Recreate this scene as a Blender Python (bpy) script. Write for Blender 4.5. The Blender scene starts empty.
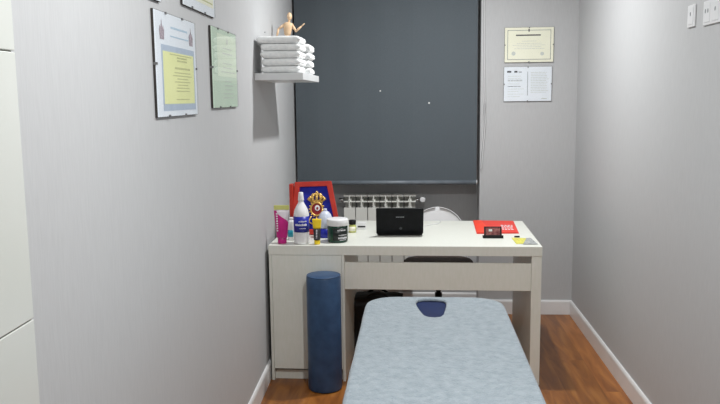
import bpy, bmesh, math, random
from mathutils import Vector, Matrix, noise
random.seed(7)
S = bpy.context.scene
C = S.collection
PI = math.pi

# ------------------------------------------------------------------ materials
def principled(name, col, rough=.5, metal=0, spec=.5, coat=0, sheen=0, trans=0, ior=1.45):
    m = bpy.data.materials.new(name); m.use_nodes = True
    b = m.node_tree.nodes['Principled BSDF']
    b.inputs['Base Color'].default_value = (*col, 1)
    b.inputs['Roughness'].default_value = rough
    b.inputs['Metallic'].default_value = metal
    b.inputs['Specular IOR Level'].default_value = spec
    b.inputs['Coat Weight'].default_value = coat
    b.inputs['Sheen Weight'].default_value = sheen
    b.inputs['Transmission Weight'].default_value = trans
    b.inputs['IOR'].default_value = ior
    return m

def lin(r, g, b):
    f = lambda c: (c/255/12.92) if c/255 <= .04045 else ((c/255+.055)/1.055)**2.4
    return (f(r), f(g), f(b))

def noisy(name, ca, cb, scale=(1, 1, 1), nscale=20, rough=.5, bump=0., bscale=None, detail=4, dist=.002, lo=.35, hi=.65, **k):
    """procedural two tone material from object-space noise, with optional bump"""
    m = principled(name, ca, rough, **k)
    nt = m.node_tree; N = nt.nodes; Lk = nt.links; b = N['Principled BSDF']
    tc = N.new('ShaderNodeTexCoord'); mp = N.new('ShaderNodeMapping'); mp.inputs['Scale'].default_value = scale
    Lk.new(tc.outputs['Object'], mp.inputs['Vector'])
    n = N.new('ShaderNodeTexNoise'); n.inputs['Scale'].default_value = nscale; n.inputs['Detail'].default_value = detail
    Lk.new(mp.outputs['Vector'], n.inputs['Vector'])
    r = N.new('ShaderNodeValToRGB'); r.color_ramp.elements[0].position = lo; r.color_ramp.elements[1].position = hi
    r.color_ramp.elements[0].color = (*ca, 1); r.color_ramp.elements[1].color = (*cb, 1)
    Lk.new(n.outputs['Fac'], r.inputs['Fac']); Lk.new(r.outputs['Color'], b.inputs['Base Color'])
    if bump:
        n2 = n
        if bscale:
            n2 = N.new('ShaderNodeTexNoise'); n2.inputs['Scale'].default_value = bscale; n2.inputs['Detail'].default_value = 3
            Lk.new(mp.outputs['Vector'], n2.inputs['Vector'])
        bp = N.new('ShaderNodeBump'); bp.inputs['Strength'].default_value = bump; bp.inputs['Distance'].default_value = dist
        Lk.new(n2.outputs['Fac'], bp.inputs['Height']); Lk.new(bp.outputs['Normal'], b.inputs['Normal'])
    return m

M = {}
M['wallpaper'] = noisy('grey striated wallpaper', lin(186, 187, 188), lin(191, 192, 193), (60, 60, 4), 4, .62, .12, detail=3, dist=.0006, spec=.3)
M['ceiling'] = noisy('white ceiling paint', (.8, .8, .8), (.84, .84, .83), nscale=8, rough=.9)
M['tile'] = noisy('cream wall tile', lin(208, 211, 205), lin(213, 215, 210), nscale=3, rough=.25)
M['grout'] = noisy('grey grout', lin(178, 178, 172), lin(188, 188, 182), nscale=40, rough=.9)
M['skirting'] = noisy('white skirting paint', lin(226, 226, 226), lin(234, 234, 234), nscale=5, rough=.3)
M['white_lam'] = noisy('white laminate with faint grain', lin(227, 229, 219), lin(231, 232, 224), (30, 30, 6), 3, .34, .02, detail=2, dist=.0005)
M['white_plastic'] = noisy('white plastic', lin(228, 229, 230), lin(234, 234, 235), nscale=6, rough=.35)
M['switch'] = noisy('white switch plastic', lin(226, 228, 230), lin(234, 234, 235), nscale=6, rough=.3)
M['radiator'] = noisy('white enamel', lin(226, 226, 220), lin(232, 232, 226), nscale=5, rough=.3)
M['chrome'] = noisy('brushed steel', (.55, .55, .55), (.65, .65, .65), nscale=60, rough=.25, metal=1)
M['clip'] = noisy('dull steel', (.2, .2, .2), (.26, .26, .26), nscale=60, rough=.4, metal=.7)
M['black_plastic'] = noisy('black plastic', (.006, .006, .007), (.011, .011, .012), nscale=30, rough=.42, spec=.3)
M['laptop_black'] = noisy('satin black shell', (.0035, .004, .005), (.006, .0065, .008), nscale=30, rough=.35, spec=.12)
M['dark_board'] = noisy('dark hardboard', (.035, .03, .028), (.055, .048, .043), nscale=60, rough=.8)
M['blind'] = noisy('slate woven blind fabric', lin(76, 84, 90), lin(87, 95, 101), (400, 400, 400), 1.5, .75, .2, detail=2, dist=.0004)
M['blind_bar'] = noisy('grey blind bar', lin(100, 108, 116), lin(112, 120, 127), nscale=20, rough=.35)
M['light_spot_paint'] = noisy('painted light spot', (.7, .7, .68), (.8, .8, .78), nscale=20, rough=.5)
M['towel'] = noisy('white terry', lin(232, 234, 234), lin(243, 244, 243), nscale=60, rough=.95, bump=.6, bscale=260, dist=.002, sheen=.3)
M['cover'] = noisy('pale blue terry cover', lin(138, 150, 158), lin(160, 170, 177), nscale=38, rough=.97, bump=1., bscale=130, dist=.006, detail=8, sheen=.25, lo=.3, hi=.7)
M['navy'] = noisy('navy vinyl', lin(8, 28, 70), lin(12, 34, 82), nscale=14, rough=.55, spec=.3)
M['bolster'] = noisy('blue vinyl', lin(38, 66, 100), lin(50, 80, 116), nscale=16, rough=.42, bump=.1, bscale=90, dist=.001)
M['beech'] = noisy('pale turned wood', lin(226, 190, 150), lin(238, 206, 170), (6, 6, 40), 2, .5)
M['legwood'] = noisy('beech leg', lin(180, 140, 95), lin(200, 160, 112), (8, 8, 60), 2, .45)
M['shelf'] = noisy('white shelf laminate', lin(214, 216, 217), lin(222, 223, 223), nscale=5, rough=.35)
M['seatfab'] = noisy('dark brown fabric', lin(54, 44, 38), lin(70, 58, 50), nscale=90, rough=.9, bump=.3, dist=.001)
M['blackfab'] = noisy('black nylon', (.008, .008, .009), (.016, .016, .018), nscale=30, rough=.75, bump=.4, dist=.004)
M['magenta'] = noisy('magenta plastic', lin(190, 26, 120), lin(202, 36, 132), nscale=20, rough=.3)
M['lime'] = noisy('yellow green plastic', lin(206, 208, 120), lin(216, 218, 136), nscale=20, rough=.4)
M['pearl'] = noisy('pearly plastic', lin(214, 206, 214), lin(226, 220, 224), nscale=20, rough=.3)
M['teal'] = noisy('teal label', lin(40, 150, 170), lin(50, 164, 182), nscale=20, rough=.4)
M['blue_label'] = noisy('blue label', lin(24, 36, 150), lin(30, 44, 164), nscale=20, rough=.35)
M['print_white'] = noisy('white print', (.75, .75, .78), (.85, .85, .88), nscale=50, rough=.5)
M['yellow'] = noisy('yellow plastic', lin(240, 206, 30), lin(250, 218, 50), nscale=20, rough=.35)
M['charcoal'] = noisy('charcoal plastic', lin(44, 46, 50), lin(58, 60, 64), nscale=20, rough=.35)
M['green'] = noisy('dark green plastic', lin(22, 58, 46), lin(30, 70, 56), nscale=20, rough=.25)
M['label_black'] = noisy('black label', (.006, .01, .009), (.012, .018, .016), nscale=30, rough=.35)
M['red_frame'] = noisy('red lacquer', lin(176, 42, 32), lin(190, 54, 40), nscale=14, rough=.4)
M['velvet'] = noisy('royal blue velvet', lin(10, 22, 140), lin(16, 30, 160), nscale=40, rough=.8, sheen=.3)
M['gold'] = noisy('gold relief', (.62, .36, .08), (.85, .58, .2), nscale=60, rough=.35, metal=.6)
M['crimson'] = noisy('crimson enamel', lin(130, 24, 30), lin(150, 34, 40), nscale=20, rough=.35)
M['amber'] = noisy('yellow green liquid', lin(190, 196, 110), lin(204, 208, 130), nscale=20, rough=.2)
M['frost'] = noisy('frosted white plastic', lin(196, 204, 220), lin(210, 216, 230), nscale=20, rough=.3)
M['red_card'] = noisy('red card', lin(226, 52, 40), lin(236, 62, 48), nscale=6, rough=.45)
M['red_card2'] = noisy('orange red card', lin(240, 62, 36), lin(248, 72, 44), nscale=6, rough=.45)
M['photo'] = noisy('printed card picture', lin(92, 30, 36), lin(150, 96, 90), nscale=60, rough=.3)
M['leaf_y'] = noisy('yellow printed card', lin(222, 216, 96), lin(150, 146, 60), nscale=70, rough=.5, lo=.5, hi=.72)
M['leaf_g'] = noisy('grey printed card', lin(176, 178, 178), lin(100, 104, 104), nscale=70, rough=.5, lo=.45, hi=.7)
M['paper_white'] = noisy('bluish white paper', lin(226, 233, 240), lin(232, 238, 244), nscale=6, rough=.5)
M['paper_blue'] = noisy('blue grey printed border', lin(174, 188, 206), lin(182, 196, 212), nscale=30, rough=.5)
M['paper_yellow'] = noisy('yellow paper', lin(228, 232, 168), lin(234, 237, 176), nscale=6, rough=.5)
M['paper_cream'] = noisy('cream paper', lin(236, 236, 214), lin(240, 240, 220), nscale=6, rough=.5)
M['paper_green'] = noisy('pale green paper', lin(196, 216, 196), lin(204, 222, 202), nscale=6, rough=.5)
M['paper_green2'] = noisy('lighter green paper', lin(216, 230, 208), lin(222, 236, 214), nscale=6, rough=.5)
M['ink'] = noisy('grey ink', lin(120, 124, 128), lin(140, 144, 146), nscale=60, rough=.6)
M['ink_dark'] = noisy('dark ink', lin(60, 60, 64), lin(84, 84, 88), nscale=60, rough=.6)
M['ink_olive'] = noisy('olive ink', lin(184, 186, 138), lin(198, 200, 150), nscale=60, rough=.6)
M['ink_faint'] = noisy('faint ink', lin(196, 202, 196), lin(206, 210, 204), nscale=60, rough=.6)
M['ink_blue'] = noisy('blue ink', lin(176, 202, 220), lin(190, 212, 228), nscale=60, rough=.6)
M['ink_crest'] = noisy('crest ink', lin(130, 118, 126), lin(190, 178, 186), nscale=120, rough=.6)

def floor_mat():
    m = principled('orange oak laminate', lin(170, 105, 55), .33)
    nt = m.node_tree; N = nt.nodes; L = nt.links; b = N['Principled BSDF']
    tc = N.new('ShaderNodeTexCoord')
    mp = N.new('ShaderNodeMapping'); mp.inputs['Rotation'].default_value = (0, 0, PI/2)
    L.new(tc.outputs['Object'], mp.inputs['Vector'])
    br = N.new('ShaderNodeTexBrick'); br.offset = .37
    br.inputs['Scale'].default_value = 1; br.inputs['Brick Width'].default_value = 1.25; br.inputs['Row Height'].default_value = .19
    br.inputs['Mortar Size'].default_value = .0012; br.inputs['Bias'].default_value = 0
    br.inputs['Color1'].default_value = (0, 0, 0, 1); br.inputs['Color2'].default_value = (1, 1, 1, 1); br.inputs['Mortar'].default_value = (.2, .2, .2, 1)
    L.new(mp.outputs['Vector'], br.inputs['Vector'])
    mp2 = N.new('ShaderNodeMapping'); mp2.inputs['Scale'].default_value = (9, 1.1, 1)
    L.new(tc.outputs['Object'], mp2.inputs['Vector'])
    add = N.new('ShaderNodeVectorMath'); add.operation = 'ADD'
    sc = N.new('ShaderNodeVectorMath'); sc.operation = 'SCALE'; sc.inputs['Scale'].default_value = 7
    L.new(br.outputs['Color'], sc.inputs[0]); L.new(mp2.outputs['Vector'], add.inputs[0]); L.new(sc.outputs['Vector'], add.inputs[1])
    n = N.new('ShaderNodeTexNoise'); n.inputs['Scale'].default_value = 2.2; n.inputs['Detail'].default_value = 7; n.inputs['Distortion'].default_value = .8
    L.new(add.outputs['Vector'], n.inputs['Vector'])
    r = N.new('ShaderNodeValToRGB'); e = r.color_ramp.elements
    e[0].position = .32; e[0].color = (*lin(130, 78, 34), 1); e[1].position = .68; e[1].color = (*lin(180, 120, 58), 1)
    x = e.new(.5); x.color = (*lin(156, 98, 44), 1)
    L.new(n.outputs['Fac'], r.inputs['Fac'])
    mx = N.new('ShaderNodeMix'); mx.data_type = 'RGBA'; mx.blend_type = 'MULTIPLY'; mx.inputs[0].default_value = 1
    r2 = N.new('ShaderNodeValToRGB'); r2.color_ramp.elements[0].color = (.72, .70, .68, 1); r2.color_ramp.elements[1].color = (1.05, 1.02, 1, 1)
    L.new(br.outputs['Color'], r2.inputs['Fac'])
    L.new(r.outputs['Color'], mx.inputs[6]); L.new(r2.outputs['Color'], mx.inputs[7]); L.new(mx.outputs[2], b.inputs['Base Color'])
    return m
M['floor'] = floor_mat()

def glass_mat():
    m = bpy.data.materials.new('thin picture glass'); m.use_nodes = True
    nt = m.node_tree; N = nt.nodes; N.clear()
    o = N.new('ShaderNodeOutputMaterial'); t = N.new('ShaderNodeBsdfTransparent'); g = N.new('ShaderNodeBsdfGlossy'); g.inputs['Roughness'].default_value = .03
    f = N.new('ShaderNodeFresnel'); f.inputs['IOR'].default_value = 1.22; mx = N.new('ShaderNodeMixShader')
    geo = N.new('ShaderNodeNewGeometry'); inv = N.new('ShaderNodeMath'); inv.operation = 'SUBTRACT'; inv.inputs[0].default_value = 1; mul = N.new('ShaderNodeMath'); mul.operation = 'MULTIPLY'
    nt.links.new(geo.outputs['Backfacing'], inv.inputs[1]); nt.links.new(f.outputs[0], mul.inputs[0]); nt.links.new(inv.outputs[0], mul.inputs[1])
    nt.links.new(mul.outputs[0], mx.inputs[0]); nt.links.new(t.outputs[0], mx.inputs[1]); nt.links.new(g.outputs[0], mx.inputs[2]); nt.links.new(mx.outputs[0], o.inputs[0])
    return m
M['glass'] = glass_mat()

# ------------------------------------------------------------------ helpers
def link(name, bm, mat, parent=None, smooth=False, bevel=0, seg=2):
    bmesh.ops.recalc_face_normals(bm, faces=bm.faces[:])
    me = bpy.data.meshes.new(name); bm.to_mesh(me); bm.free()
    if smooth:
        for p in me.polygons: p.use_smooth = True
    me.materials.append(M[mat])
    o = bpy.data.objects.new(name, me); C.objects.link(o)
    if parent: o.parent = parent
    if bevel:
        b = o.modifiers.new('bevel', 'BEVEL'); b.width = bevel; b.segments = seg; b.limit_method = 'ANGLE'; b.angle_limit = .6
    return o
def tag(o, label, cat, group=None):
    o['label'] = label; o['category'] = cat
    if group: o['group'] = group
    return o
def thing(name, label, cat, loc=(0, 0, 0), rz=0, group=None):
    o = bpy.data.objects.new(name, None); C.objects.link(o); o.location = loc; o.rotation_euler = (0, 0, rz); o.empty_display_size = .05
    return tag(o, label, cat, group)
def struct(o): o['kind'] = 'structure'; return o
def box(bm, x0, x1, y0, y1, z0, z1, mtx=None):
    vs = [bm.verts.new((x, y, z)) for x in (x0, x1) for y in (y0, y1) for z in (z0, z1)]
    if mtx: bmesh.ops.transform(bm, matrix=mtx, verts=vs)
    for f in ((0, 1, 3, 2), (4, 6, 7, 5), (0, 4, 5, 1), (2, 3, 7, 6), (0, 2, 6, 4), (1, 5, 7, 3)): bm.faces.new([vs[i] for i in f])
    return bm
def B(*a, **k): return box(bmesh.new(), *a, **k)
def prism(bm, pts, z0, z1, mtx=None):
    lo = [bm.verts.new((x, y, z0)) for x, y in pts]; hi = [bm.verts.new((x, y, z1)) for x, y in pts]
    if mtx: bmesh.ops.transform(bm, matrix=mtx, verts=lo+hi)
    n = len(pts); bm.faces.new(lo[::-1]); bm.faces.new(hi)
    for i in range(n): bm.faces.new((lo[i], lo[(i+1) % n], hi[(i+1) % n], hi[i]))
    return bm
def rings(bm, rs, cap=True):
    """rs: list of loops (lists of xyz), lofted"""
    L = [[bm.verts.new(p) for p in r] for r in rs]; n = len(L[0])
    for a, b in zip(L, L[1:]):
        for i in range(n): bm.faces.new((a[i], a[(i+1) % n], b[(i+1) % n], b[i]))
    if cap: bm.faces.new(L[0][::-1]); bm.faces.new(L[-1])
    return bm
def lathe(prof, c=(0, 0, 0), n=28, bm=None, cap=True):
    bm = bm or bmesh.new()
    return rings(bm, [[(c[0]+r*math.cos(2*PI*i/n), c[1]+r*math.sin(2*PI*i/n), c[2]+z) for i in range(n)] for r, z in prof], cap)
def tube(pts, r, n=10, bm=None, taper=None):
    bm = bm or bmesh.new(); P = [Vector(p) for p in pts]; R = []
    up = Vector((0, 0, 1)) if abs((P[-1]-P[0]).normalized().z) < .9 else Vector((0, 1, 0))
    for i, p in enumerate(P):
        d = (P[min(i+1, len(P)-1)]-P[max(i-1, 0)]).normalized(); a = d.cross(up).normalized(); b = d.cross(a)
        rr = taper[i] if taper else r
        R.append([tuple(p+rr*(a*math.cos(2*PI*k/n)+b*math.sin(2*PI*k/n))) for k in range(n)])
    return rings(bm, R)
def ball(c, r, sc=(1, 1, 1), bm=None, seg=16):
    bm = bm or bmesh.new()
    res = bmesh.ops.create_uvsphere(bm, u_segments=seg, v_segments=seg//2+2, radius=r)
    bmesh.ops.scale(bm, vec=sc, verts=res['verts']); bmesh.ops.translate(bm, vec=c, verts=res['verts'])
    return bm
def rrect(x0, x1, y0, y1, r, n=8):
    o = []
    for cx, cy, a in ((x1-r, y1-r, 0), (x0+r, y1-r, PI/2), (x0+r, y0+r, PI), (x1-r, y0+r, 1.5*PI)):
        for i in range(n+1): t = a+PI/2*i/n; o.append((cx+r*math.cos(t), cy+r*math.sin(t)))
    return o
def arc_patch(r, z0, z1, a0, a1, c=(0, 0), n=12, th=.0012, bm=None):
    """curved label wrapped on a cylinder, angles measured from +X"""
    bm = bm or bmesh.new(); P = []
    for i in range(n+1):
        t = a0+(a1-a0)*i/n; P.append((c[0]+(r+th)*math.cos(t), c[1]+(r+th)*math.sin(t)))
    for i in range(n, -1, -1):
        t = a0+(a1-a0)*i/n; P.append((c[0]+(r-.001)*math.cos(t), c[1]+(r-.001)*math.sin(t)))
    m = n+1; lo = [bm.verts.new((x, y, z0)) for x, y in P]; hi = [bm.verts.new((x, y, z1)) for x, y in P]
    N = len(P)
    for i in range(N): bm.faces.new((lo[i], lo[(i+1) % N], hi[(i+1) % N], hi[i]))
    for i in range(n):
        a, b, c2, d = i, i+1, N-2-i, N-1-i
        bm.faces.new((lo[a], lo[d], lo[c2], lo[b])); bm.faces.new((hi[a], hi[b], hi[c2], hi[d]))
    return bm

# ------------------------------------------------------------------ room shell
XR, YB, YN, YF, ZC = 1.066, 5.137, 5.32, -.95, 2.5
WA = .026                                       # the left wall runs very slightly outward
xl = lambda y: -.765-WA*(y-3.4)
SHW = .437                                      # right edge of the window recess
struct(link('floor', B(-1.1, XR+.12, YF-.1, YN+.1, -.06, 0), 'floor'))
struct(link('ceiling', B(-1.1, XR+.12, YF-.1, YN+.1, ZC, ZC+.06), 'ceiling'))
struct(link('wall_left', prism(bmesh.new(), [(xl(YF), YF), (xl(YN+.1), YN+.1), (xl(YN)-.12, YN+.1), (xl(YF)-.12, YF)], 0, ZC), 'wallpaper'))
struct(link('wall_right', B(XR, XR+.1, YF, YN+.1, 0, ZC), 'wallpaper'))
struct(link('wall_front', B(-1.0, XR+.1, YF-.1, YF, 0, ZC), 'wallpaper'))
struct(link('wall_back', prism(bmesh.new(), [(XR, YB), (XR, YN+.1), (-.95, YN+.1), (-.95, YN+.001), (xl(YN), YN), (SHW, YN), (SHW, YB)][::-1], 0, ZC), 'wallpaper'))
# tiled stretch of the left wall near the camera
bm = bmesh.new(); t0 = 1.311
def lwall(y, off): return (xl(y)+off, y+off*WA)
prism(bm, [lwall(YF+.01, 0), lwall(t0-.002, 0), lwall(t0-.002, .006), lwall(YF+.01, .006)], 0, ZC-.002)
wt = link('wall_left_tile_backing', bm, 'grout')
bm = bmesh.new()
zs = [.002, .606, 1.088, 1.570, 2.05, ZC-.004]
ys = [t0, .82, .32, -.18, -.68, YF+.01]
for a, b in zip(zs, zs[1:]):
    for y1, y0 in zip(ys, ys[1:]):
        prism(bm, [lwall(y0+.002, .005), lwall(y1-.002, .005), lwall(y1-.002, .013), lwall(y0+.002, .013)], a+.0014, b-.0014)
struct(link('wall_left_tiles', bm, 'tile', bevel=.0015)); struct(wt)
# skirting boards: board with a small rounded top
def skirting(name, p0, p1, nrm, h=.1, t=.013):
    d = (Vector(p1)-Vector(p0)); L = d.length; a = math.atan2(d.y, d.x)
    s = 1 if (Vector((-d.y, d.x)).normalized().dot(Vector(nrm)) > 0) else -1
    prof = [(0, .001), (t, .001), (t, h-.012), (t-.003, h-.004), (t-.006, h), (0, h)]
    bm = bmesh.new()
    rs = [[(x, s*y, z) for y, z in prof] for x in (0, L)]
    rings(bm, rs); bmesh.ops.transform(bm, matrix=Matrix.Translation((p0[0], p0[1], 0)) @ Matrix.Rotation(a, 4, 'Z'), verts=bm.verts[:])
    return struct(link(name, bm, 'skirting'))
skirting('baseboard_left', (xl(t0+.01), t0+.01), (xl(YN-.015), YN-.015), (1, 0))
skirting('baseboard_right', (XR, YF+.01), (XR, YB-.0135), (-1, 0))
skirting('baseboard_back', (SHW+.0, YB), (XR, YB), (0, -1))
skirting('baseboard_niche', (xl(YN)+.0, YN), (SHW, YN), (0, -1))

# ------------------------------------------------------------------ roller blind
t = thing('roller_blind', 'dark slate grey roller blind hanging down over the window recess', 'blind', (-.191, 5.118, 0))
bw = .605
n = 40; bm = bmesh.new(); P = []
for i in range(n+1):
    x = -bw+2*bw*i/n; P.append((x, .0015*math.sin(i*.9)))
prism(bm, P+[(x, y+.0012) for x, y in P[::-1]], .925, 2.40); link('fabric', bm, 'blind', t)
link('bottom_bar', tube([(-bw, 0, .912), (bw, 0, .912)], .015, 14), 'blind_bar', t, True)
link('end_cap', tube([(bw, 0, .912), (bw+.004, 0, .912)], .0165, 14), 'white_plastic', t, True)
link('roller_tube', tube([(-bw, .03, 2.42), (bw, .03, 2.42)], .03, 16), 'blind_bar', t, True)
for x, z, r in ((-.036, 1.527, .005), (.288, 1.444, .006)):  # pale discs painted on to stand in for small spots of light
    bm = bmesh.new(); bmesh.ops.create_cone(bm, cap_ends=True, segments=12, radius1=r, radius2=r, depth=.0015, matrix=Matrix.Translation((x, -.0025, z)) @ Matrix.Rotation(PI/2, 4, 'X'))
    link('light_spot', bm, 'light_spot_paint', t)['label'] = 'tiny painted light spot on the blind'
pts = [(.646, .0, 2.42), (.646, -.002, 2.1), (.649, -.004, 1.8), (.652, -.003, 1.62), (.66, -.002, 1.45), (.662, -.003, 1.33), (.655, -.002, 1.22), (.647, 0, 1.12), (.640, 0, 1.02)]
back = [(x-.012, y+.002, z) for x, y, z in pts[::-1]]
link('bead_chain', tube(pts+[(.633, 0, 1.0)]+back, .0018, 6), 'white_plastic', t, True)
# the window behind the blind
w = struct(link('window_1', B(-.66, .30, 5.30, 5.3195, .98, 2.35), 'white_plastic'))
for a, b in ((-.62, -.2), (-.16, .26)):
    g = link('pane', B(a, b, 5.294, 5.2995, 1.03, 2.3), 'glass', w)

# ------------------------------------------------------------------ radiator
t = thing('radiator', 'white ribbed aluminium radiator under the blind behind the desk', 'radiator', (-.4895, 5.17, 0))
z0, z1 = .22, .822; p = .0832
for i in range(6):
    x = p*i+p/2; bm = bmesh.new()
    prism(bm, rrect(x-p/2+.0025, x+p/2-.0025, -.004, .004, .003, 3), z0+.02, z1-.088)             # front panel
    prism(bm, rrect(x-p/2+.006, x+p/2-.006, .081, .088, .003, 3), z0+.03, z1-.02)               # rear panel
    box(bm, x-.004, x+.004, -.004, .085, z1-.09, z1-.006)                                        # centre rib
    for z, th, y0 in ((z1-.012, .012, .002), (z1-.052, .007, .0)):
        box(bm, x-p/2+.0015, x+p/2-.0015, y0, y0+.07, z, z+th)
    box(bm, x-.012, x+.012, .02, .065, z0, z1-.03)                                               # water column
    link('radiator_section', bm, 'radiator', t, bevel=.0015)
v = link('valve', tube([(6*p-.01, .03, z1-.04), (6*p+.028, .03, z1-.04)], .009, 12), 'chrome', t, True)
link('valve_knob', tube([(6*p+.045, .045, z1-.035), (6*p+.045, .0, z1-.035)], .02, 18, taper=[.022, .018]), 'white_plastic', v, True, bevel=.003)
link('pipe', tube([(6*p+.028, .045, z1-.04), (6*p+.028, .1, z1-.04), (6*p+.028, .14, z1-.04)], .008, 10), 'chrome', v, True)
link('bleed_cap', tube([(-.035, .04, z1-.04), (0, .04, z1-.04)], .014, 12), 'chrome', t, True)
for x in (.08, .42): link('wall_bracket', B(x-.01, x+.01, .085, .1499, .6, .64), 'white_plastic', t)

# ------------------------------------------------------------------ desk
W, D, H = 1.40, .81, .73
desk = thing('desk', 'white laminate desk with closed left pedestal and a wide front panel', 'desk', (-.7577, 3.834, 0), -.0138)
link('desktop', B(0, W, 0, D, H-.05, H), 'white_lam', desk, bevel=.0015)
link('side_panel', B(W-.052, W-.002, .004, D-.004, .001, H-.0505), 'white_lam', desk, bevel=.001)
link('modesty_panel', B(.396, W-.0525, .012, .03, .498, .640), 'white_lam', desk, bevel=.001)
pd = link('pedestal', B(.014, .384, .02, D-.02, .07, H-.051), 'white_lam', desk, bevel=.001)
link('pedestal_front', B(.0165, .3805, .002, .0195, .066, H-.0515), 'white_lam', desk, bevel=.001)
link('pedestal_side', B(.001, .0155, .002, D-.004, .001, H-.0505), 'white_lam', desk, bevel=.001)
link('pedestal_side', B(.3815, .3955, .002, D-.004, .001, H-.0505), 'white_lam', desk, bevel=.001)
link('plinth', B(.0155, .3815, .03, .045, .001, .05), 'white_lam', desk)
DZ = H+.0008

# ------------------------------------------------------------------ chair behind the desk
t = thing('office_chair', 'white moulded swivel chair with dark seat standing behind the desk', 'chair', (.147, 4.62, 0), 0)
bm = bmesh.new(); nu, nv = 28, 16; G = []
for j in range(nv+1):
    v_ = 1-(1-j/nv)**2.2; row = []
    z = .44+.34*v_; 
    hw = .19*math.sqrt(max(0, 1-max(0, (v_-.2)/.802)**2.8))
    for i in range(nu+1):
        u = -1+2*i/nu; x = hw*math.sin(u*PI/2); y = .20+.07*v_-.05*abs(u)**2.2*(1-.6*v_)
        row.append((x, y, z))
    G.append(row)
V = [[bm.verts.new(q) for q in r] for r in G]
for j in range(nv):
    for i in range(nu): bm.faces.new((V[j][i], V[j][i+1], V[j+1][i+1], V[j+1][i]))
o = link('backrest', bm, 'white_plastic', t, True); s_ = o.modifiers.new('thick', 'SOLIDIFY'); s_.thickness = .004
prof = rrect(-.225, .225, -.21, .20, .13, 8)
bm = bmesh.new(); rings(bm, [[(x*k, y*k, z) for x, y in prof] for k, z in ((.86, .405), (.97, .412), (1, .432), (1, .442))]); link('seat_shell', bm, 'white_plastic', t, True)
bm = bmesh.new(); rings(bm, [[(x*k, y*k-.005, z) for x, y in prof] for k, z in ((.9, .443), (.95, .45), (.95, .468), (.9, .478), (.6, .481))]); link('seat_pad', bm, 'seatfab', t, True)
link('column', lathe([(.022, .1), (.022, .28), (.015, .281), (.015, .405)], n=18), 'black_plastic', t, True)
link('hub', lathe([(.035, .075), (.038, .09), (.03, .13)], n=18), 'black_plastic', t, True)
for k in range(5):
    a = PI/2+2*PI*k/5; c, s = math.cos(a), math.sin(a)
    lg = link('base_arm', tube([(.02*c, .02*s, .1), (.14*c, .14*s, .088), (.235*c, .235*s, .068)], .012, 10, taper=[.02, .015, .012]), 'black_plastic', t, True)
    bm = bmesh.new()
    for sd in (-1, 1):
        ct = Vector((.235*c, .235*s, .026))+Vector((-s, c, 0))*sd*.011
        bm = tube([ct-Vector((-s, c, 0))*.007, ct+Vector((-s, c, 0))*.007], .025, 16, bm)
    box(bm, .235*c-.004, .235*c+.004, .235*s-.004, .235*s+.004, .026, .068)
    link('caster', bm, 'black_plastic', lg)

# ------------------------------------------------------------------ black bag under the desk
bm = bmesh.new(); bmesh.ops.create_cube(bm, size=1); bmesh.ops.subdivide_edges(bm, edges=bm.edges[:], cuts=9, use_grid_fill=True)
for v_ in bm.verts:
    p_ = v_.co*2; q = p_.normalized()*max(abs(p_.x), abs(p_.y), abs(p_.z))
    p_ = p_.lerp(q, .3)
    k = 1-.14*max(0, p_.z)
    nz = noise.noise(p_*2.1)*.02
    v_.co = Vector((p_.x*.185*k+nz, p_.y*.10*k+nz, .165+p_.z*.163+nz*.6*(p_.z > -.5)))
    v_.co.z = max(v_.co.z, .002)
t = thing('bag', 'soft black bag slumped on the floor beneath the desk', 'bag', (-.222, 4.42, 0), .05)
link('bag_body', bm, 'blackfab', t, True)
for y in (-.05, .05):
    link('handle', tube([(.08*math.cos(a), y+.0, .27+.07*math.sin(a)) for a in [PI*i/12 for i in range(13)]], .007, 8), 'blackfab', t, True)

# ------------------------------------------------------------------ bolster
t = thing('bolster', 'blue vinyl bolster cushion standing upright against the desk front', 'bolster', (-.4605, 3.74, 0))
R_ = .0875
link('bolster_roll', lathe([(R_-.012, 0.001), (R_-.003, .004), (R_, .014), (R_, .588), (R_-.004, .596), (R_-.012, .600), (.03, .602)], n=40), 'bolster', t, True)
def ring_t(r, z, rr):
    bm = bmesh.new(); n = 40
    L = [[bm.verts.new(((r+rr*math.cos(b))*math.cos(a), (r+rr*math.cos(b))*math.sin(a), z+rr*math.sin(b))) for b in [2*PI*k/6 for k in range(6)]] for a in [2*PI*i/n for i in range(n)]]
    for i in range(n):
        for k in range(6): bm.faces.new((L[i][k], L[(i+1) % n][k], L[(i+1) % n][(k+1) % 6], L[i][(k+1) % 6]))
    return bm
link('seam_piping', ring_t(R_-.004, .596, .003), 'bolster', t, True)
link('seam_piping', ring_t(R_-.004, .008, .003), 'bolster', t, True)

# ------------------------------------------------------------------ massage table
TZ = .645; tx0, tx1, ty0, ty1 = -.199, .360, 1.25, 3.122
t = thing('massage_table', 'massage table under a pale blue terry cover in front of the desk', 'massage table', ((tx0+tx1)/2, 2.2, 0))
ox, oy = (tx0+tx1)/2, 2.2
def outline(inset, n=14, r=.125):
    return rrect(tx0+inset-ox, tx1-inset-ox, ty0+inset-oy, ty1-inset-oy, r-inset, n)
bm = bmesh.new()
rings(bm, [[(x, y, z) for x, y in outline(i)] for i, z in ((.02, TZ-.075), (.01, TZ-.068), (.008, TZ-.03), (.016, TZ-.010), (.035, TZ-.0045))])
link('cushion', bm, 'navy', t, True)
link('frame', B(tx0-ox+.03, tx1-ox-.03, ty0-oy+.06, ty1-oy-.06, TZ-.12, TZ-.077), 'legwood', t, bevel=.004)
for sx in (-1, 1):
    for yy in (ty0-oy+.2, ty1-oy-.3):
        link('leg', tube([(sx*.22, yy, TZ-.12), (sx*.235, yy, .03)], .02, 12), 'legwood', t, True)
        link('rubber_foot', tube([(sx*.235, yy, .03), (sx*.2355, yy, .001)], .024, 12), 'black_plastic', t, True)
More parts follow.
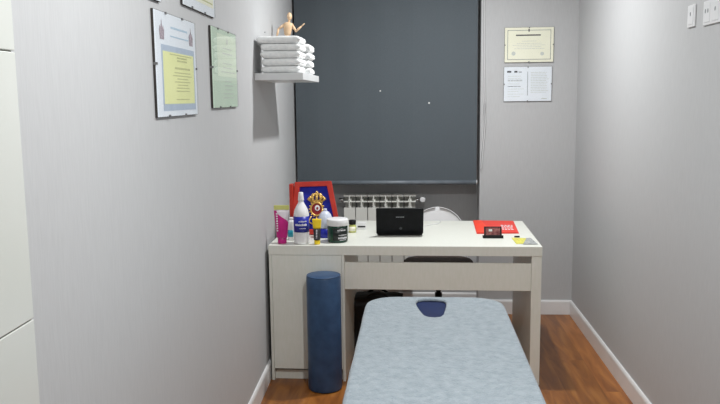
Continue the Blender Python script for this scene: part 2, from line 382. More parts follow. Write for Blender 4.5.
for yy in (ty0-oy+.2, ty1-oy-.3):
    link('crossbar', tube([(-.228, yy, .25), (.228, yy, .25)], .012, 10), 'legwood', t, True)
# terry cover, its own removable sheet: from the face opening outward and down over the edge
def resample(P, n):
    P = [Vector(p) for p in P]; P.append(P[0]); s = [0]
    for a, b in zip(P, P[1:]): s.append(s[-1]+(b-a).length)
    out = []; j = 0
    for i in range(n):
        d = s[-1]*i/n
        while s[j+1] < d: j += 1
        out.append(P[j].lerp(P[j+1], (d-s[j])/max(1e-9, s[j+1]-s[j])))
    return out
hole = [(.003, 3.045), (.012, 3.074), (.035, 3.089), (.066, 3.093), (.1, 3.088), (.121, 3.073), (.131, 3.046), (.129, 3.0), (.122, 2.94), (.113, 2.87), (.1, 2.833), (.075, 2.822), (.05, 2.828), (.035, 2.848), (.025, 2.89), (.013, 2.96), (.004, 3.01)]
hc = Vector((.067-ox, 2.965-oy))
NA = 220
def by_angle(P):
    out = []; n = len(P)
    for k in range(NA):
        a = 2*PI*k/NA; d = Vector((math.cos(a), math.sin(a))); best = None
        for i in range(n):
            p, q = P[i]-hc, P[(i+1) % n]-hc; e = q-p; den = d.x*e.y-d.y*e.x
            if abs(den) < 1e-12: continue
            tt = (p.x*e.y-p.y*e.x)/den; uu = (p.x*d.y-p.y*d.x)/den
            if tt > 0 and -1e-6 <= uu <= 1+1e-6: best = max(best or 0, tt)
        out.append(hc+d*best)
    return out
ho = by_angle([Vector((x-ox, y-oy)) for x, y in hole])
ou = by_angle([Vector(p) for p in outline(.004)])
bm = bmesh.new(); RS = []; MR = 70
def wr(x, y): 
    return .0030*noise.noise(Vector((x*5, y*4, 0)))+.0018*noise.noise(Vector((x*16, y*14, 3)))
RS.append([(h.x, h.y, TZ-.0035) for h in ho])
for j in range(MR+1):
    f = (j/MR)**1.3; row = []
    for h, u in zip(ho, ou):
        h2 = h+(h-hc).normalized()*.004
        p_ = h2.lerp(u, f*.985); e = min(1, (1-f)/.03) if f > .97 else 1
        jag = .0
        row.append((p_.x, p_.y, TZ+.003+wr(p_.x, p_.y)*e))
    RS.append(row)
for k_, dz in ((1.0, -.006), (1.0, -.02), (1.0, -.05), (1.0, -.09), (1.0, -.115)):
    row = []
    for i, u in enumerate(ou):
        nn = (u-Vector((0, 0))); off = .006+.004*noise.noise(Vector((u.x*9, u.y*9, dz*20)))
        c2 = Vector((max(min(u.x, .16), -.16), max(min(u.y, .8), -.83)))
        dirv = (u-c2).normalized(); q = u+dirv*(off if dz < -.01 else .002)
        row.append((q.x, q.y, TZ+dz))
    RS.append(row)
rings(bm, RS, cap=False)
cv = link('terry_cover', bm, 'cover', None, True)
cv.location = (ox, oy, 0)
tag(cv, 'pale blue terry cover with face opening stretched over massage table', 'cover')
s_ = cv.modifiers.new('thick', 'SOLIDIFY'); s_.thickness = .004; s_.offset = 1

# ------------------------------------------------------------------ wall shelf, towels, mannequin
SY0, SY1, SZ = 3.68, 4.30, 1.606
t = link('wall_shelf', prism(bmesh.new(), [(xl(SY0)+.001, SY0), (-.535, SY0), (-.535, SY1), (xl(SY1)+.001, SY1)], SZ-.034, SZ), 'shelf', bevel=.002)
tag(t, 'white floating shelf holding folded towels on the left wall', 'shelf')
def towel_mesh(w, d, h, seed, lobes=3, rnd=.5):
    """folded towel: smooth fold at the front and left, layered ends at the right"""
    bm = bmesh.new(); bmesh.ops.create_cube(bm, size=2); bmesh.ops.subdivide_edges(bm, edges=bm.edges[:], cuts=15, use_grid_fill=True)
    for v_ in bm.verts:
        p_ = v_.co.copy()
        # rounded cross section
        r_ = (abs(p_.x)**6+abs(p_.z)**2.6)**(1/6.0) if False else 1
        zz = p_.z
        ex = abs(p_.x); ey = abs(p_.y)
        x = p_.x*w/2; y = p_.y*d/2; z = zz*h/2
        rr = h/2*rnd*2
        for a, half in ((0, w/2), (1, d/2)):
            c_ = (x, y)[a]; over = abs(c_)-(half-rr)
            if over > 0 and abs(c_) > 0:
                tq = over/rr; ang = math.asin(min(1, tq)); zmax = h/2*math.cos(ang)
                zlim = max(h*.08, zmax)
                z = max(-zlim, min(zlim, z)) if tq < .999 else z*.92
        side = 1-abs(zz)**2.2*.55
        x = math.copysign(max(0, abs(x)-(1-side)*rr*(ex > .8)), p_.x)
        y = math.copysign(max(0, abs(y)-(1-side)*rr*(ey > .8)), p_.y)
        if p_.x > .8: x += .004*abs(math.sin(lobes*PI*(zz+1)/2))-.004
        n1 = noise.noise(Vector((x*22, y*14, z*30+seed*7)))*.003; n2 = noise.noise(Vector((x*60, y*60, z*60+seed*3)))*.0012
        v_.co = Vector((x+n1*1.2+n2, y+n1+n2, z+(n1*.5+n2)*(1-abs(zz)*.6)))
    return bm
tws = [(-.652, .190, .034), (-.650, .192, .037), (-.652, .190, .036), (-.651, .192, .034), (-.661, .212, .037)]
z = SZ
words = ['bottom', 'second from bottom', 'middle', 'second from top', 'wider top']
for i, (x, w_, h_) in enumerate(tws):
    o = link('folded_towel', towel_mesh(w_, .21, h_, i+1), 'towel', None, True)
    o.location = (x+.006, 3.80, z+h_/2+.0005); z += h_
    tag(o, 'white folded towel, %s of the front stack on the shelf' % words[i], 'towel', 'folded towels in the front stack')
z = SZ
for i, (dx, h_) in enumerate(((0, .036), (-.003, .041), (.002, .037), (.001, .046))):
    o = link('folded_towel', towel_mesh(.10, .17, h_, i+11, 2, .5), 'towel', None, True)
    o.location = (-.592+dx*.6, 4.10, z+h_/2+.0005); z += h_
    tag(o, 'white rolled towel, %s of the rear stack on the shelf' % ['bottom', 'second from bottom', 'third from bottom', 'top'][i], 'towel', 'towels in the rear stack')

# artist's mannequin (front faces the camera, -Y)
mq = thing('wooden_mannequin', 'jointed wooden artist figure raising one arm behind the towels', 'figurine', (-.692, 4.236, SZ+.0005), 0); mq.scale = (.98, .98, .98)
def mp(x, z, y=0): return (x, y, z)
link('base', lathe([(.04, 0), (.042, .003), (.042, .012), (.038, .015)], n=28), 'beech', mq, True)
link('stand_rod', tube([(0, .022, .014), (0, .022, .17)], .002, 8), 'chrome', mq, True)
link('head', ball((.009, -.002, .330), .0165, (.86, .95, 1.32)), 'beech', mq, True)
link('neck', tube([(.004, 0, .295), (.007, 0, .316)], .0065, 12), 'beech', mq, True)
def blob(prof, c, sy=.62, tilt=0):
    bm = bmesh.new(); rings(bm, [[(r*math.cos(2*PI*i/20), r*sy*math.sin(2*PI*i/20), z) for i in range(20)] for r, z in prof])
    bmesh.ops.transform(bm, matrix=Matrix.Translation(c) @ Matrix.Rotation(tilt, 4, 'Y'), verts=bm.verts[:]); return bm
link('torso', blob([(.010, -.037), (.017, -.034), (.020, -.02), (.0245, 0), (.027, .018), (.024, .03), (.010, .037)], (-.002, 0, .262), tilt=.1), 'beech', mq, True)
link('waist', ball((-.006, 0, .221), .0115), 'beech', mq, True)
link('hip', blob([(.010, -.022), (.02, -.016), (.0225, 0), (.019, .012), (.009, .018)], (-.007, 0, .197)), 'beech', mq, True)
for sx in (-1, 1):
    hx = -.007+sx*.0115
    lg = link('leg', tube([(hx, 0, .186), (hx+sx*.002, -.002, .16), (hx+sx*.003, -.002, .112)], .01, 12, taper=[.0095, .0115, .0075]), 'beech', mq, True)
    link('knee', ball((hx+sx*.003, -.002, .106), .0072), 'beech', lg, True)
    link('calf', tube([(hx+sx*.003, -.002, .102), (hx+sx*.003, .001, .075), (hx+sx*.003, 0, .034)], .008, 12, taper=[.0068, .0085, .005]), 'beech', lg, True)
    link('foot', ball((hx+sx*.004, -.01, .0235), .01, (.8, 1.9, .75)), 'beech', lg, True)
def arm(sh, el, ha, sx):
    a = link('arm', tube([sh, tuple((Vector(sh)+Vector(el))/2), el], .007, 12, taper=[.0075, .0078, .0055]), 'beech', mq, True)
    link('shoulder', ball(sh, .0085), 'beech', a, True)
    link('elbow', ball(el, .006), 'beech', a, True)
    e, h = Vector(el), Vector(ha); d = (h-e).normalized(); wr_ = e.lerp(h, .78)
    link('forearm', tube([el, tuple(e.lerp(h, .35)), tuple(wr_)], .006, 12, taper=[.0055, .0065, .004]), 'beech', a, True)
    hb = ball((0, 0, 0), .0085, (.45, .75, 1.5)); q = Vector((0, 0, 1)).rotation_difference(d)
    bmesh.ops.transform(hb, matrix=Matrix.Translation(wr_+d*.011) @ q.to_matrix().to_4x4(), verts=hb.verts[:])
    link('hand', hb, 'beech', a, True)
arm((.021, 0, .284), (.044, -.004, .248), (.086, -.01, .282), 1)
arm((-.027, 0, .282), (-.055, -.002, .262), (-.068, -.006, .205), -1)
# small hook in the wall above the towels
o = link('wall_hook', tube([(xl(4.015)-.001, 4.015, 1.828), (xl(4.015)+.002, 4.015, 1.828), (xl(4.015)+.0025, 4.015, 1.831)], .0028, 8), 'ink', None, True)
tag(o, 'tiny grey hook on the left wall just above the towel stack', 'hook')

# ------------------------------------------------------------------ framed papers on the walls
# local frame: x to the right along the wall, z up, -y towards the room
def lines(bm, x0, x1, z0, z1, n, th, y, seed=1, center=False, minw=.55, words=True):
    rnd = random.Random(seed)
    for i in range(n):
        z = z1-(z1-z0)*(i+.5)/n; w_ = (x1-x0)*(minw+(1-minw)*rnd.random())
        a = (x0+x1)/2-w_/2 if center else x0; e = a+w_
        while a < e-.004:
            l = min(e-a, (.006+.016*rnd.random()) if words else w_)
            box(bm, a, a+l, y-.0004, y, z-th/2, z+th/2); a += l+.003
    return bm
def clip_frame(label, w, h, th, loc, rz, group=None):
    t = thing('framed_certificate', label, 'frame', loc, rz, group)
    link('backing', B(-w/2, w/2, -th, 0, -h/2, h/2), 'dark_board', t)
    link('glass', B(-w/2, w/2, -th-.0045, -th-.0028, -h/2, h/2), 'glass', t)
    for x, z in ((0, h/2), (0, -h/2), (-w/2, 0), (w/2, 0)):
        for xx in ((-w*.25, w*.15) if (w > .4 and x == 0) else (x,)):
            if z: b_ = B(xx-.0035, xx+.0035, -th-.0056, -.001, z-(.006 if z > 0 else .0008), z+(.0008 if z > 0 else .006))
            else: b_ = B(xx-(.006 if x > 0 else .0008), xx+(.0008 if x > 0 else .006), -th-.0056, -.001, -.0035, .0035)
            link('clip', b_, 'clip', t)
    return t, -th-.0006
LW = PI/2+WA          # papers on the left wall face +X; local x runs along +Y
def on_left(y, z): return (xl(y)+.0003, y, z)
# 1: yellow diploma
w_, h_ = .44, .303
t, y = clip_frame('clip frame with yellow diploma and blue header on the left wall', w_, h_, .007, on_left(2.338, 1.585), LW)
link('certificate', B(-w_/2+.001, w_/2-.001, y, -.0072, -h_/2+.001, h_/2-.001), 'paper_white', t)
y -= .0003
link('border_print', B(-.162, .198, y-.0003, y, -.134, .058), 'paper_blue', t)
link('inner_sheet', B(-.150, .186, y-.0007, y-.0003, -.114, .040), 'paper_yellow', t)['label'] = 'yellow diploma sheet'
y2 = y-.0007
bm = bmesh.new(); lines(bm, -.03, .13, .012, .030, 2, .005, y2, 3, True, .6); lines(bm, -.04, .15, -.012, .000, 1, .006, y2, 4, True, .9)
lines(bm, -.06, .16, -.08, -.015, 7, .003, y2, 5, True, .5); lines(bm, -.03, .12, -.106, -.096, 1, .003, y2, 6, True, .8)
lines(bm, -.09, .17, .031, .036, 1, .003, y2, 7, True, .9)
link('printed_text', bm, 'ink_olive', t)
bm = bmesh.new(); lines(bm, -.06, .13, .107, .118, 1, .006, y, 8, True, .98); lines(bm, -.07, .14, .083, .091, 1, .004, y, 9, True, .9)
link('header_print', bm, 'ink_blue', t)
for x in (-.15, .165):
    bm = bmesh.new(); prism(bm, [(x-.02, -.02), (x+.02, -.02), (x+.024, .006), (x+.016, .02), (x+.008, .012), (x, .038), (x-.008, .012), (x-.016, .02), (x-.024, .006)], 0, .0004, Matrix.Translation((0, y, .092)) @ Matrix.Rotation(PI/2, 4, 'X'))
    link('crest_print', bm, 'ink_crest', t)
# 2: green certificate
w_, h_ = .44, .30
t, y = clip_frame('clip frame with pale green certificate on the left wall', w_, h_, .008, on_left(3.004, 1.601), LW)
link('certificate', B(-w_/2+.001, w_/2-.001, y, -.0082, -h_/2+.001, h_/2-.001), 'paper_green', t)
y -= .0003
link('inner_sheet', B(-.13, .208, y-.0003, y, -.03, .132), 'paper_green2', t)['label'] = 'lighter green upper sheet'
bm = bmesh.new(); lines(bm, -.06, .15, .05, .09, 2, .004, y-.0003, 12, True, .5); lines(bm, -.09, .19, -.02, .03, 3, .003, y-.0003, 13, True, .5); lines(bm, -.09, .19, -.12, -.04, 5, .003, y, 14, True, .4)
prism(bm, [(-.008, -.01), (.008, -.01), (.011, .004), (0, .016), (-.011, .004)], 0, .0004, Matrix.Translation((.045, y-.0003, .108)) @ Matrix.Rotation(PI/2, 4, 'X'))
link('printed_text', bm, 'ink_faint', t)
# 3: upper frame, cut by the top of the picture
w_, h_ = .432, .30
t, y = clip_frame('clip frame with cream page high on the left wall above the others', w_, h_, .007, on_left(2.642, 1.933), LW)
link('certificate', B(-w_/2+.001, w_/2-.001, y, -.0072, -h_/2+.001, h_/2-.001), 'paper_white', t)
y -= .0003
link('inner_sheet', B(-.165, .2, y-.0003, y, -.118, .13), 'paper_cream', t)
bm = bmesh.new(); box(bm, -.15, .185, y-.0007, y-.0003, -.107, -.102); box(bm, -.15, .185, y-.0007, y-.0003, .112, .117); lines(bm, -.1, .14, -.08, .08, 8, .004, y-.0003, 21, True, .5)
link('printed_text', bm, 'ink_olive', t)
# 4: only its lower edge shows
w_, h_ = .42, .30
t, y = clip_frame('clip frame whose bottom corner just shows at the top left', w_, h_, .007, on_left(1.985, 1.911), LW)
link('certificate', B(-w_/2+.001, w_/2-.001, y, -.0072, -h_/2+.001, h_/2-.001), 'paper_white', t)
bm = bmesh.new(); lines(bm, -.14, .14, -.1, .1, 8, .004, y-.0003, 22, True, .5); link('printed_text', bm, 'ink_faint', t)
# back wall: cream over white
t, y = clip_frame('cream bordered certificate in a clip frame on the back wall', .317, .225, .008, (.748, YB, 1.814), .0)
link('certificate', B(-.1575, .1575, y, -.0082, -.1115, .1115), 'paper_cream', t); y -= .0003
bm = bmesh.new()
for a in ((-.14, .14, .092, .095), (-.14, .14, -.095, -.092), (-.14, -.137, -.095, .095), (.137, .14, -.095, .095)): box(bm, a[0], a[1], y-.0004, y, a[2], a[3])
link('border_print', bm, 'ink', t)
bm = bmesh.new(); box(bm, -.086, .074, y-.0004, y, .058, .066); box(bm, -.006, .002, y-.0004, y, .085, .102); link('title_print', bm, 'ink_dark', t)
bm = bmesh.new(); lines(bm, -.05, .05, .02, .028, 1, .003, y, 31, True, .9); lines(bm, -.11, .11, -.03, .015, 4, .0025, y, 32, True, .7)
prism(bm, [(-.1+.013*math.cos(a), -.055+.013*math.sin(a)) for a in [2*PI*i/16 for i in range(16)]], 0, .0004, Matrix.Translation((0, y, 0)) @ Matrix.Rotation(PI/2, 4, 'X'))
prism(bm, [(.085+.012*math.cos(a), -.058+.012*math.sin(a)) for a in [2*PI*i/16 for i in range(16)]], 0, .0004, Matrix.Translation((0, y, 0)) @ Matrix.Rotation(PI/2, 4, 'X'))
link('printed_text', bm, 'ink_faint', t)
t, y = clip_frame('white two-column certificate in a clip frame below the cream one', .312, .225, .008, (.7435, YB, 1.561), .0)
link('certificate', B(-.155, .155, y, -.0082, -.1115, .1115), 'paper_white', t); y -= .0003
bm = bmesh.new()
for a in ((-.135, -.108), (-.088, -.068)): box(bm, a[0], a[1], y-.0004, y, .075, .086)
box(bm, -.06, -.04, y-.0004, y, .076, .080)
link('logo_print', bm, 'ink_dark', t)
bm = bmesh.new(); box(bm, -.0025, .0005, y-.0004, y, -.075, .08); lines(bm, -.13, -.03, .02, .03, 1, .003, y, 33, False, .95); lines(bm, -.13, -.04, -.02, -.01, 1, .003, y, 34, False, .9)
link('divider_print', bm, 'ink', t)
bm = bmesh.new(); lines(bm, -.13, -.02, -.09, .06, 9, .0025, y, 35, False, .5); lines(bm, .02, .14, -.06, .08, 13, .003, y, 36, False, .8); box(bm, .09, .125, y-.0004, y, -.098, -.093)
link('printed_text', bm, 'ink_faint', t)

# ------------------------------------------------------------------ switches on the right wall (face -X)
def switch(label, y0, y1, z0, z1, n):
    t = thing('switch_plate', label, 'switch', (XR-.0005, (y0+y1)/2, (z0+z1)/2), -PI/2, 'white plates on the right wall')
    w_ = abs(y1-y0); h_ = z1-z0
    link('plate', B(-w_/2, w_/2, -.006, 0, -h_/2, h_/2), 'switch', t, bevel=.002)
    for i in range(n):
        c = -w_/2+w_*(i+.5)/n; s = w_/n/2-.012
        k = link('rocker', B(c-s, c+s, -.008, -.006, -h_/2+.01, h_/2-.01), 'switch', t, bevel=.0015)
        bm = bmesh.new()
        for dx in ((0,) if n == 1 else ((-.012, .012) if i == 0 else (0,))):
            prism(bm, [(c+dx+.005*math.cos(a), .007+.008*math.sin(a)) for a in [2*PI*j/12 for j in range(12)]], 0, .0005, Matrix.Translation((0, -.008, 0)) @ Matrix.Rotation(PI/2, 4, 'X'))
        link('mark', bm, 'ink', k)
switch('small single white plate high on right wall, nearer the corner', 3.035, 3.112, 1.738, 1.822, 1)
switch('wider double white plate high on right wall at picture edge', 2.79, 2.948, 1.731, 1.818, 2)

# ------------------------------------------------------------------ things on the desk
F = -PI/2                                           # angle that faces the camera
# pink tube standing on its cap
t = thing('cosmetic_tube', 'magenta and white cosmetic tube with yellow-green crimped end, leftmost on desk', 'tube', (-.694, 3.893, DZ))
link('cap', lathe([(.022, 0), (.0235, .002), (.0235, .028), (.021, .030)], n=24), 'magenta', t, True)
n = 28; RS = []
for k in range(13):
    f = k/12; hw = .0275+.0125*f; hd = .0255*(1-f)**.8+.0015
    RS.append([(hw*math.cos(2*PI*i/n), hd*math.sin(2*PI*i/n), .0305+.147*f) for i in range(n)])
link('tube_body', rings(bmesh.new(), RS), 'pearl', t, True)
# magenta wave: front skin following the body, boundary curved
bm = bmesh.new(); rows = []
for k in range(25):
    f = k/24*.97; hw = .0275+.0125*f; hd = .0255*(1-f)**.8+.0015
    e = .97 if f < .5 else .97-.72*math.sin((f-.5)/.47*PI/2)**1.3; a0 = PI*1.02; a1 = a0+PI*min(.96, max(.2, e))
    rows.append([((hw+.0009)*math.cos(a0+(a1-a0)*i/12), (hd+.0009)*math.sin(a0+(a1-a0)*i/12), .031+.147*f) for i in range(13)])
V = [[bm.verts.new(q) for q in r] for r in rows]
for a, b in zip(V, V[1:]):
    for i in range(12): bm.faces.new((a[i], a[i+1], b[i+1], b[i]))
link('magenta_print', bm, 'magenta', t, True)
bm = bmesh.new()
for k in range(8):
    z = .065+.0125*k; f = (z-.03)/.147; hd = .0255*(1-f)**.8+.0025; hw = .0275+.0125*f; ang = PI*1.28
    x = hw*math.cos(ang); yy = hd*math.sin(ang); box(bm, x-.005, x+.004, yy-.001, yy+.0008, z, z+.0075)
link('lettering', bm, 'print_white', t)
link('crimp', B(-.040, .040, -.0018, .0018, .177, .201), 'lime', t, bevel=.0008)
# white dispenser bottle with blue label
t = thing('plastic_bottle', 'tall white bottle with narrow neck and blue label on desk', 'bottle', (-.5895, 3.888, DZ))
link('bottle_body', lathe([(.034, 0), (.0385, .003), (.040, .01), (.040, .15), (.0395, .158), (.035, .178), (.026, .197), (.0165, .213), (.0135, .22), (.013, .226)], n=32), 'white_plastic', t, True)
link('cap', lathe([(.0155, .2265), (.016, .229), (.0135, .250), (.012, .268), (.0105, .270)], n=24), 'white_plastic', t, True)
lb = link('label', arc_patch(.040, .064, .146, F-1.45, F+1.45, n=24), 'blue_label', t, True)
bm = bmesh.new(); rnd = random.Random(4)
for z, h_, a0, a1 in ((.118, .007, -.2, .75), (.098, .012, -.7, .8), (.083, .004, -.1, .7)):
    a = a0
    while a < a1:
        d = .05+.07*rnd.random(); arc_patch(.0412, z, z+h_*(.7+.3*rnd.random()), F+a, F+a+d, n=2, th=.0008, bm=bm); a += d+.035
link('lettering', bm, 'print_white', lb)
# small white bottle with teal band behind tube
t = thing('plastic_bottle', 'small white bottle with teal label patch between tube and tall bottle', 'bottle', (-.660, 3.99, DZ))
link('bottle_body', lathe([(.016, 0), (.019, .002), (.019, .095), (.016, .103), (.011, .108)], n=24), 'white_plastic', t, True)
link('cap', lathe([(.011, .1085), (.011, .120), (.009, .122)], n=20), 'white_plastic', t, True)
link('label', arc_patch(.019, .018, .055, F-1.2, F+.6, n=14), 'teal', t, True)
# small dark and yellow tube
t = thing('cream_tube', 'small charcoal and yellow cream tube standing on yellow cap', 'tube', (-.506, 3.868, DZ))
link('cap', lathe([(.0145, 0), (.0155, .002), (.0155, .022), (.0135, .024)], n=20), 'yellow', t, True)
RS = []
for k in range(9):
    f = k/8; hw = .017+.003*f; hd = .016*(1-f)**.8+.006
    RS.append([(hw*math.cos(2*PI*i/20), hd*math.sin(2*PI*i/20), .0245+.058*f) for i in range(20)])
link('tube_body', rings(bmesh.new(), RS), 'charcoal', t, True)
RS = []
for k in range(7):
    f = k/6; hw = .0205+.0045*f; hd = .006*(1-f)+.0012
    RS.append([(hw*math.cos(2*PI*i/20), (hd+.0004)*math.sin(2*PI*i/20), .083+.050*f) for i in range(20)])
link('tube_end', rings(bmesh.new(), RS), 'yellow', t, True)
bm = bmesh.new()
for k in range(6): box(bm, -.004, .003, -.0195+k*.0012, -.0165+k*.0012, .032+k*.008, .037+k*.008)
link('lettering', bm, 'print_white', t)
# green jar with white lid
t = thing('cosmetic_jar', 'dark green jar with white screw lid and black label', 'jar', (-.4065, 3.945, DZ))
link('jar_body', lathe([(.048, 0), (.053, .004), (.054, .012), (.054, .08), (.051, .088)], n=36), 'green', t, True)
bm = lathe([(.055, .0885), (.0572, .091), (.0572, .117), (.055, .1225), (.05, .124)], n=44)
link('lid', bm, 'white_plastic', t, True)
lb = link('label', arc_patch(.054, .012, .078, F-.35, F+1.25, n=20), 'label_black', t, True)
bm = bmesh.new(); rnd = random.Random(9)
for z, h_, a0, a1 in ((.064, .007, .1, .85), (.040, .004, .2, .95), (.022, .011, .15, 1.05), (.014, .004, .3, .9)):
    a = a0
    while a < a1:
        d = .05+.08*rnd.random(); arc_patch(.0552, z, z+h_*(.7+.3*rnd.random()), F+a, F+a+d, n=2, th=.0008, bm=bm); a += d+.04
link('lettering', bm, 'print_white', lb)
# frosted dome bottle with blue lower part
t = thing('plastic_bottle', 'frosted white round-shouldered bottle with blue lower part behind jar', 'bottle', (-.486, 4.072, DZ))
link('bottle_body', lathe([(.034, .052), (.040, .055), (.040, .085), (.038, .105), (.031, .125), (.02, .139), (.011, .145)], n=30), 'frost', t, True)
link('bottle_base', lathe([(.034, 0), (.0395, .003), (.0395, .0515)], n=30), 'blue_label', t, True)
link('cap', lathe([(.010, .1455), (.010, .155), (.008, .157)], n=18), 'frost', t, True)
# little amber bottle with black cap
t = thing('oil_bottle', 'tiny yellowish bottle with black cap behind the green jar', 'bottle', (-.350, 4.22, DZ))
link('bottle_body', lathe([(.018, 0), (.021, .002), (.021, .038), (.016, .046)], n=24), 'amber', t, True)
link('cap', lathe([(.0195, .0465), (.0205, .048), (.0205, .068), (.018, .070)], n=24), 'black_plastic', t, True)
link('label', arc_patch(.021, .01, .034, F-.9, F+.9, n=14), 'paper_cream', t, True)
# small white box with black stripe
t = thing('small_box', 'small white box with black stripe right of the jar', 'box', (-.304, 4.33, DZ), .05)
link('box_body', B(-.026, .026, -.015, .015, 0, .04), 'white_plastic', t, bevel=.0015)
link('stripe', B(-.024, .020, -.0165, -.0148, .012, .02), 'black_plastic', t)
# framed emblem
t = thing('framed_emblem', 'red framed blue panel with gold crowned emblem leaning on desk', 'frame', (-.546, 4.145, DZ), 0)
lean = Matrix.Rotation(-.16, 4, 'X')
XZ = Matrix.Rotation(PI/2, 4, 'X')
of = [(-.140, 0), (.143, 0), (.085, .298), (-.120, .292)]
inn = [(-.108, .03), (.112, .03), (.060, .270), (-.092, .265)]
bm = bmesh.new()
for dz0, dz1 in ((-.0, .022),):
    a = [[bm.verts.new((x, z, d)) for x, z in pl] for pl in (of, inn) for d in (dz0, dz1)]
    o0, o1, i0, i1 = a
    for i in range(4):
        j = (i+1) % 4
        for q in ((o0[i], o0[j], i0[j], i0[i]), (o1[i], i1[i], i1[j], o1[j]), (o0[i], o1[i], o1[j], o0[j]), (i0[i], i0[j], i1[j], i1[i])): bm.faces.new(q)
bmesh.ops.transform(bm, matrix=lean @ XZ, verts=bm.verts[:])
link('frame_border', bm, 'red_frame', t, bevel=.003)
link('frame_stand', B(-.148, -.126, .004, .05, .0, .282), 'red_frame', t, bevel=.003)
bm = prism(bmesh.new(), inn, .002, .008); bmesh.ops.transform(bm, matrix=lean @ XZ, verts=bm.verts[:]); pn = link('panel', bm, 'velvet', t)
E0 = lean @ XZ @ Matrix.Translation((.003, 0, .010))
bm = bmesh.new()                                            # crown: band, arches with pearls, cross
prism(bm, [(-.034, .178), (.034, .178), (.038, .192), (-.038, .192)], -.002, .004)
for k in range(5):
    x1 = (-.042, -.022, 0, .022, .042)[k]; zt = (.206, .216, .220, .216, .206)[k]
    pts = [(x1*.8, .19, .002), (x1*1.12, (.19+zt)/2, .004), (x1*.85, zt, .004)]
    tube(pts, .008, 8, bm); ball((x1*.85, zt, .005), .008, bm=bm, seg=10)
for s in (-1, 1): tube([(s*.036, .206, .004), (s*.02, .225, .005), (0, .224, .005)], .006, 8, bm)
box(bm, -.003, .003, .224, .242, .0, .005); box(bm, -.009, .009, .231, .237, .0, .005)
bmesh.ops.transform(bm, matrix=E0, verts=bm.verts[:]); link('crown', bm, 'gold', pn, True)
bm = bmesh.new(); cz = .142
pts = [(.033*math.cos(a), cz+.036*math.sin(a), .003) for a in [2*PI*i/28 for i in range(29)]]
tube(pts, .005, 8, bm)
for i in range(16):
    a = 2*PI*i/16; ball((.041*math.cos(a), cz+.044*math.sin(a), .003), .0045, bm=bm, seg=8)
for k in range(3): ball((0, cz-.055-.012*k, .003), .008-.001*k, bm=bm, seg=10)
for s in (-1, 1): tube([(s*.03, cz-.04, .003), (s*.045, cz-.07, .003), (s*.02, cz-.085, .003)], .004, 8, bm)
bmesh.ops.transform(bm, matrix=E0, verts=bm.verts[:]); link('collar', bm, 'gold', pn, True)
bm = prism(bmesh.new(), [(.031*math.cos(a), cz+.034*math.sin(a)) for a in [2*PI*i/24 for i in range(24)]], -.002, .003); bmesh.ops.transform(bm, matrix=E0, verts=bm.verts[:])
sh = link('shield', bm, 'crimson', pn)
bm = prism(bmesh.new(), [(.004+.014*math.cos(a), cz+.006+.016*math.sin(a)) for a in [2*PI*i/18 for i in range(18)]], .0031, .0045)
bmesh.ops.transform(bm, matrix=E0, verts=bm.verts[:]); link('shield_quarter', bm, 'print_white', sh)
bm = prism(bmesh.new(), [(.004+.006*math.cos(a), cz+.004+.008*math.sin(a)) for a in [2*PI*i/12 for i in range(12)]], .0046, .006)
bmesh.ops.transform(bm, matrix=E0, verts=bm.verts[:]); link('shield_centre', bm, 'crimson', sh)

# netbook: screen back faces the camera
t = thing('laptop', 'small black laptop standing open on desk, lid back facing camera', 'laptop', (-.080, 4.115, DZ), .03)
link('base', prism(bmesh.new(), rrect(-.123, .123, .004, .175, .01, 4), .0, .018), 'black_plastic', t, bevel=.002)
link('keyboard', B(-.108, .108, .04, .115, .018, .0205), 'charcoal', t)
ld = bmesh.new(); prism(ld, rrect(-.130, .127, 0, .157, .008, 4), -.006, .006)
TL = Matrix.Translation((0, .0, .012)) @ Matrix.Rotation(.34, 4, 'X') @ XZ
bmesh.ops.transform(ld, matrix=TL, verts=ld.verts[:]); lid = link('screen_lid', ld, 'laptop_black', t, bevel=.002)
bm = bmesh.new(); x = -.022
for w_ in (.005, .005, .007, .005, .005, .005, .006): box(bm, x, x+w_*.75, .103, .109, .006, .0066); x += w_+.0012
bmesh.ops.transform(bm, matrix=TL, verts=bm.verts[:]); link('logo', bm, 'ink', lid)
bm = bmesh.new(); prism(bm, [(.004+.008*math.cos(a), .036+.008*math.sin(a)) for a in [2*PI*i/20 for i in range(20)]], .006, .0064)
bmesh.ops.transform(bm, matrix=TL, verts=bm.verts[:]); link('round_mark', bm, 'charcoal', lid)
link('display', B(-.112, .112, 0, .14, -.0068, -.006) if False else (lambda b: (bmesh.ops.transform(b, matrix=TL, verts=b.verts[:]), b)[1])(B(-.112, .112, .012, .145, -.0068, -.0061)), 'charcoal', lid)
o = link('white_cable', tube([(.05, 4.29, DZ+.003), (.055, 4.36, DZ+.003), (.065, 4.43, DZ+.003), (.10, 4.475, DZ+.003), (.135, 4.50, DZ+.003), (.15, 4.54, DZ+.003), (.16, 4.60, DZ+.003)], .0022, 8), 'white_plastic', None, True)
tag(o, 'thin white cable lying on desk right of the laptop', 'cable')

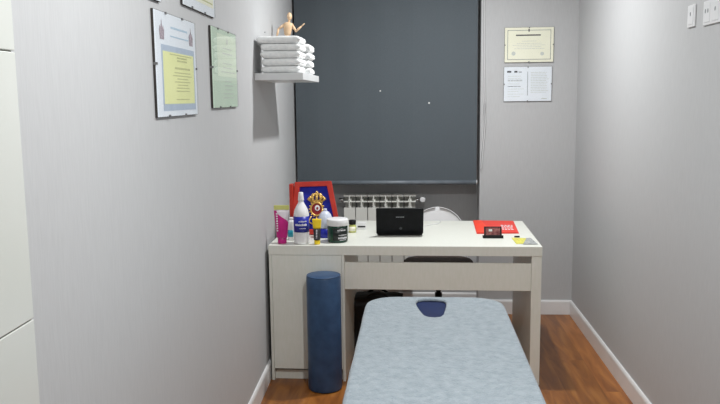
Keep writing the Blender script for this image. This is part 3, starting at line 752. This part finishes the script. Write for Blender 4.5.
# red folder
t = thing('red_folder', 'flat red folder with white lettering on the right of desk', 'folder', (.46, 4.40, DZ))
q = [(.355, 4.615), (.597, 4.60), (.575, 4.19), (.342, 4.175)]
q = [(x-.46, y-4.40) for x, y in q]
link('back_cover', prism(bmesh.new(), q[::-1], 0, .002), 'red_card', t)
qq = [(q[0][0]+.002, q[0][1]-.002), (q[1][0]-.003, q[1][1]-.003), (q[2][0]-.003, q[2][1]+.004), (q[3][0]+.002, q[3][1]+.004)]
link('front_cover', prism(bmesh.new(), qq[::-1], .003, .005), 'red_card', t)
link('spine_flap', prism(bmesh.new(), [(q[0][0]+.004, q[0][1]-.006), (q[0][0]+.05, q[0][1]-.006), (q[3][0]+.085, q[3][1]+.006), (q[3][0]+.004, q[3][1]+.006)][::-1], .0055, .0065), 'red_card2', t)['label'] = 'brighter orange red strip'
bm = bmesh.new(); rnd = random.Random(3)
for r_ in range(4):
    x = .035
    while x < .10:
        w_ = .006+.012*rnd.random(); y = -.12+r_*.045; box(bm, x+r_*.002, x+w_+r_*.002, y, y+.022, .0051, .0056); x += w_+.006
link('lettering', bm, 'print_white', t)
# card holder with picture card
t = thing('card_holder', 'black card holder with a dark red picture card, before red folder', 'card holder', (.419, 4.06, DZ), 0)
link('tray', B(-.054, .054, -.018, .022, 0, .010), 'black_plastic', t, bevel=.002)
link('tray_lip', B(-.054, .054, -.020, -.014, 0, .016), 'black_plastic', t, bevel=.001)
TL = Matrix.Translation((0, -.004, .009)) @ Matrix.Rotation(-.28, 4, 'X')
bm = B(-.047, .047, 0, .003, 0, .052, mtx=TL); link('back_plate', bm, 'black_plastic', t)
bm = B(-.038, .038, -.002, 0, .006, .046, mtx=TL); link('picture_card', bm, 'photo', t)
bm = B(-.022, -.004, -.0026, -.002, .026, .038, mtx=TL); link('pale_patch', bm, 'ink_faint', t)
# leaflets
def flat(name, pts, m, label, cat, z=0, th=.0012):
    cx = sum(p[0] for p in pts)/len(pts); cy = sum(p[1] for p in pts)/len(pts)
    o = link(name, prism(bmesh.new(), [(x-cx, y-cy) for x, y in pts], 0, th), m); o.location = (cx, cy, DZ+z)
    return tag(o, label, cat)
flat('leaflet', [(.520, 3.888), (.590, 3.889), (.606, 4.043), (.517, 4.056)], 'leaf_y', 'yellow printed card at the right front corner of desk', 'card')
flat('leaflet', [(.553, 3.872), (.628, 3.873), (.616, 4.045), (.594, 4.040)], 'leaf_g', 'grey printed card overlapping the yellow card at desk corner', 'card', .0016)
o = link('usb_stick', B(-.014, .014, -.006, .006, 0, .007), 'black_plastic', None, bevel=.001); o.location = (.549, 4.075, DZ)
tag(o, 'tiny black stick behind the yellow card', 'usb stick')

# ------------------------------------------------------------------ lights: two ceiling downlights and a dim world background added as fill
def lamp(name, loc, power, size, col=(1, .97, .93), spread=PI, rot=(0, 0, 0)):
    l = bpy.data.lights.new(name, 'AREA'); l.shape = 'DISK'; l.size = size; l.energy = power; l.color = col; l.spread = spread
    o = bpy.data.objects.new(name, l); C.objects.link(o); o.location = loc; o.rotation_euler = rot
    return o
LC = (.985, .998, 1)
lamp('ceiling_lamp', (.20, 3.95, ZC-.02), 30, .10, LC)
lamp('ceiling_lamp', (.20, 1.50, ZC-.02), 34, .10, LC)
w = bpy.data.worlds.new('world'); S.world = w; w.use_nodes = True
w.node_tree.nodes['Background'].inputs[0].default_value = (.5, .52, .55, 1); w.node_tree.nodes['Background'].inputs[1].default_value = .3

# ------------------------------------------------------------------ camera
f_, yaw, pitch, roll, hh = 760.41, .07233, .136125, -.011225, 1.48286
cy, sy = math.cos(yaw), math.sin(yaw)
fw = Vector((-sy, cy, 0)); rt = Vector((cy, sy, 0)); up = Vector((0, 0, 1))
f2 = fw*math.cos(pitch)-up*math.sin(pitch); u2 = up*math.cos(pitch)+fw*math.sin(pitch)
r3 = rt*math.cos(roll)+u2*math.sin(roll); u3 = u2*math.cos(roll)-rt*math.sin(roll)
cam = bpy.data.cameras.new('camera'); co = bpy.data.objects.new('camera', cam); C.objects.link(co)
m = Matrix((r3, u3, -f2)).transposed().to_4x4(); m.translation = (0, 0, hh); co.matrix_world = m
cam.sensor_width = 36; cam.lens = f_*36/720; cam.clip_start = .02
S.camera = co
S.view_settings.view_transform = 'Standard'; S.view_settings.look = 'None'; S.view_settings.gamma = 1; S.view_settings.use_curve_mapping = False
S.view_settings.exposure = 0
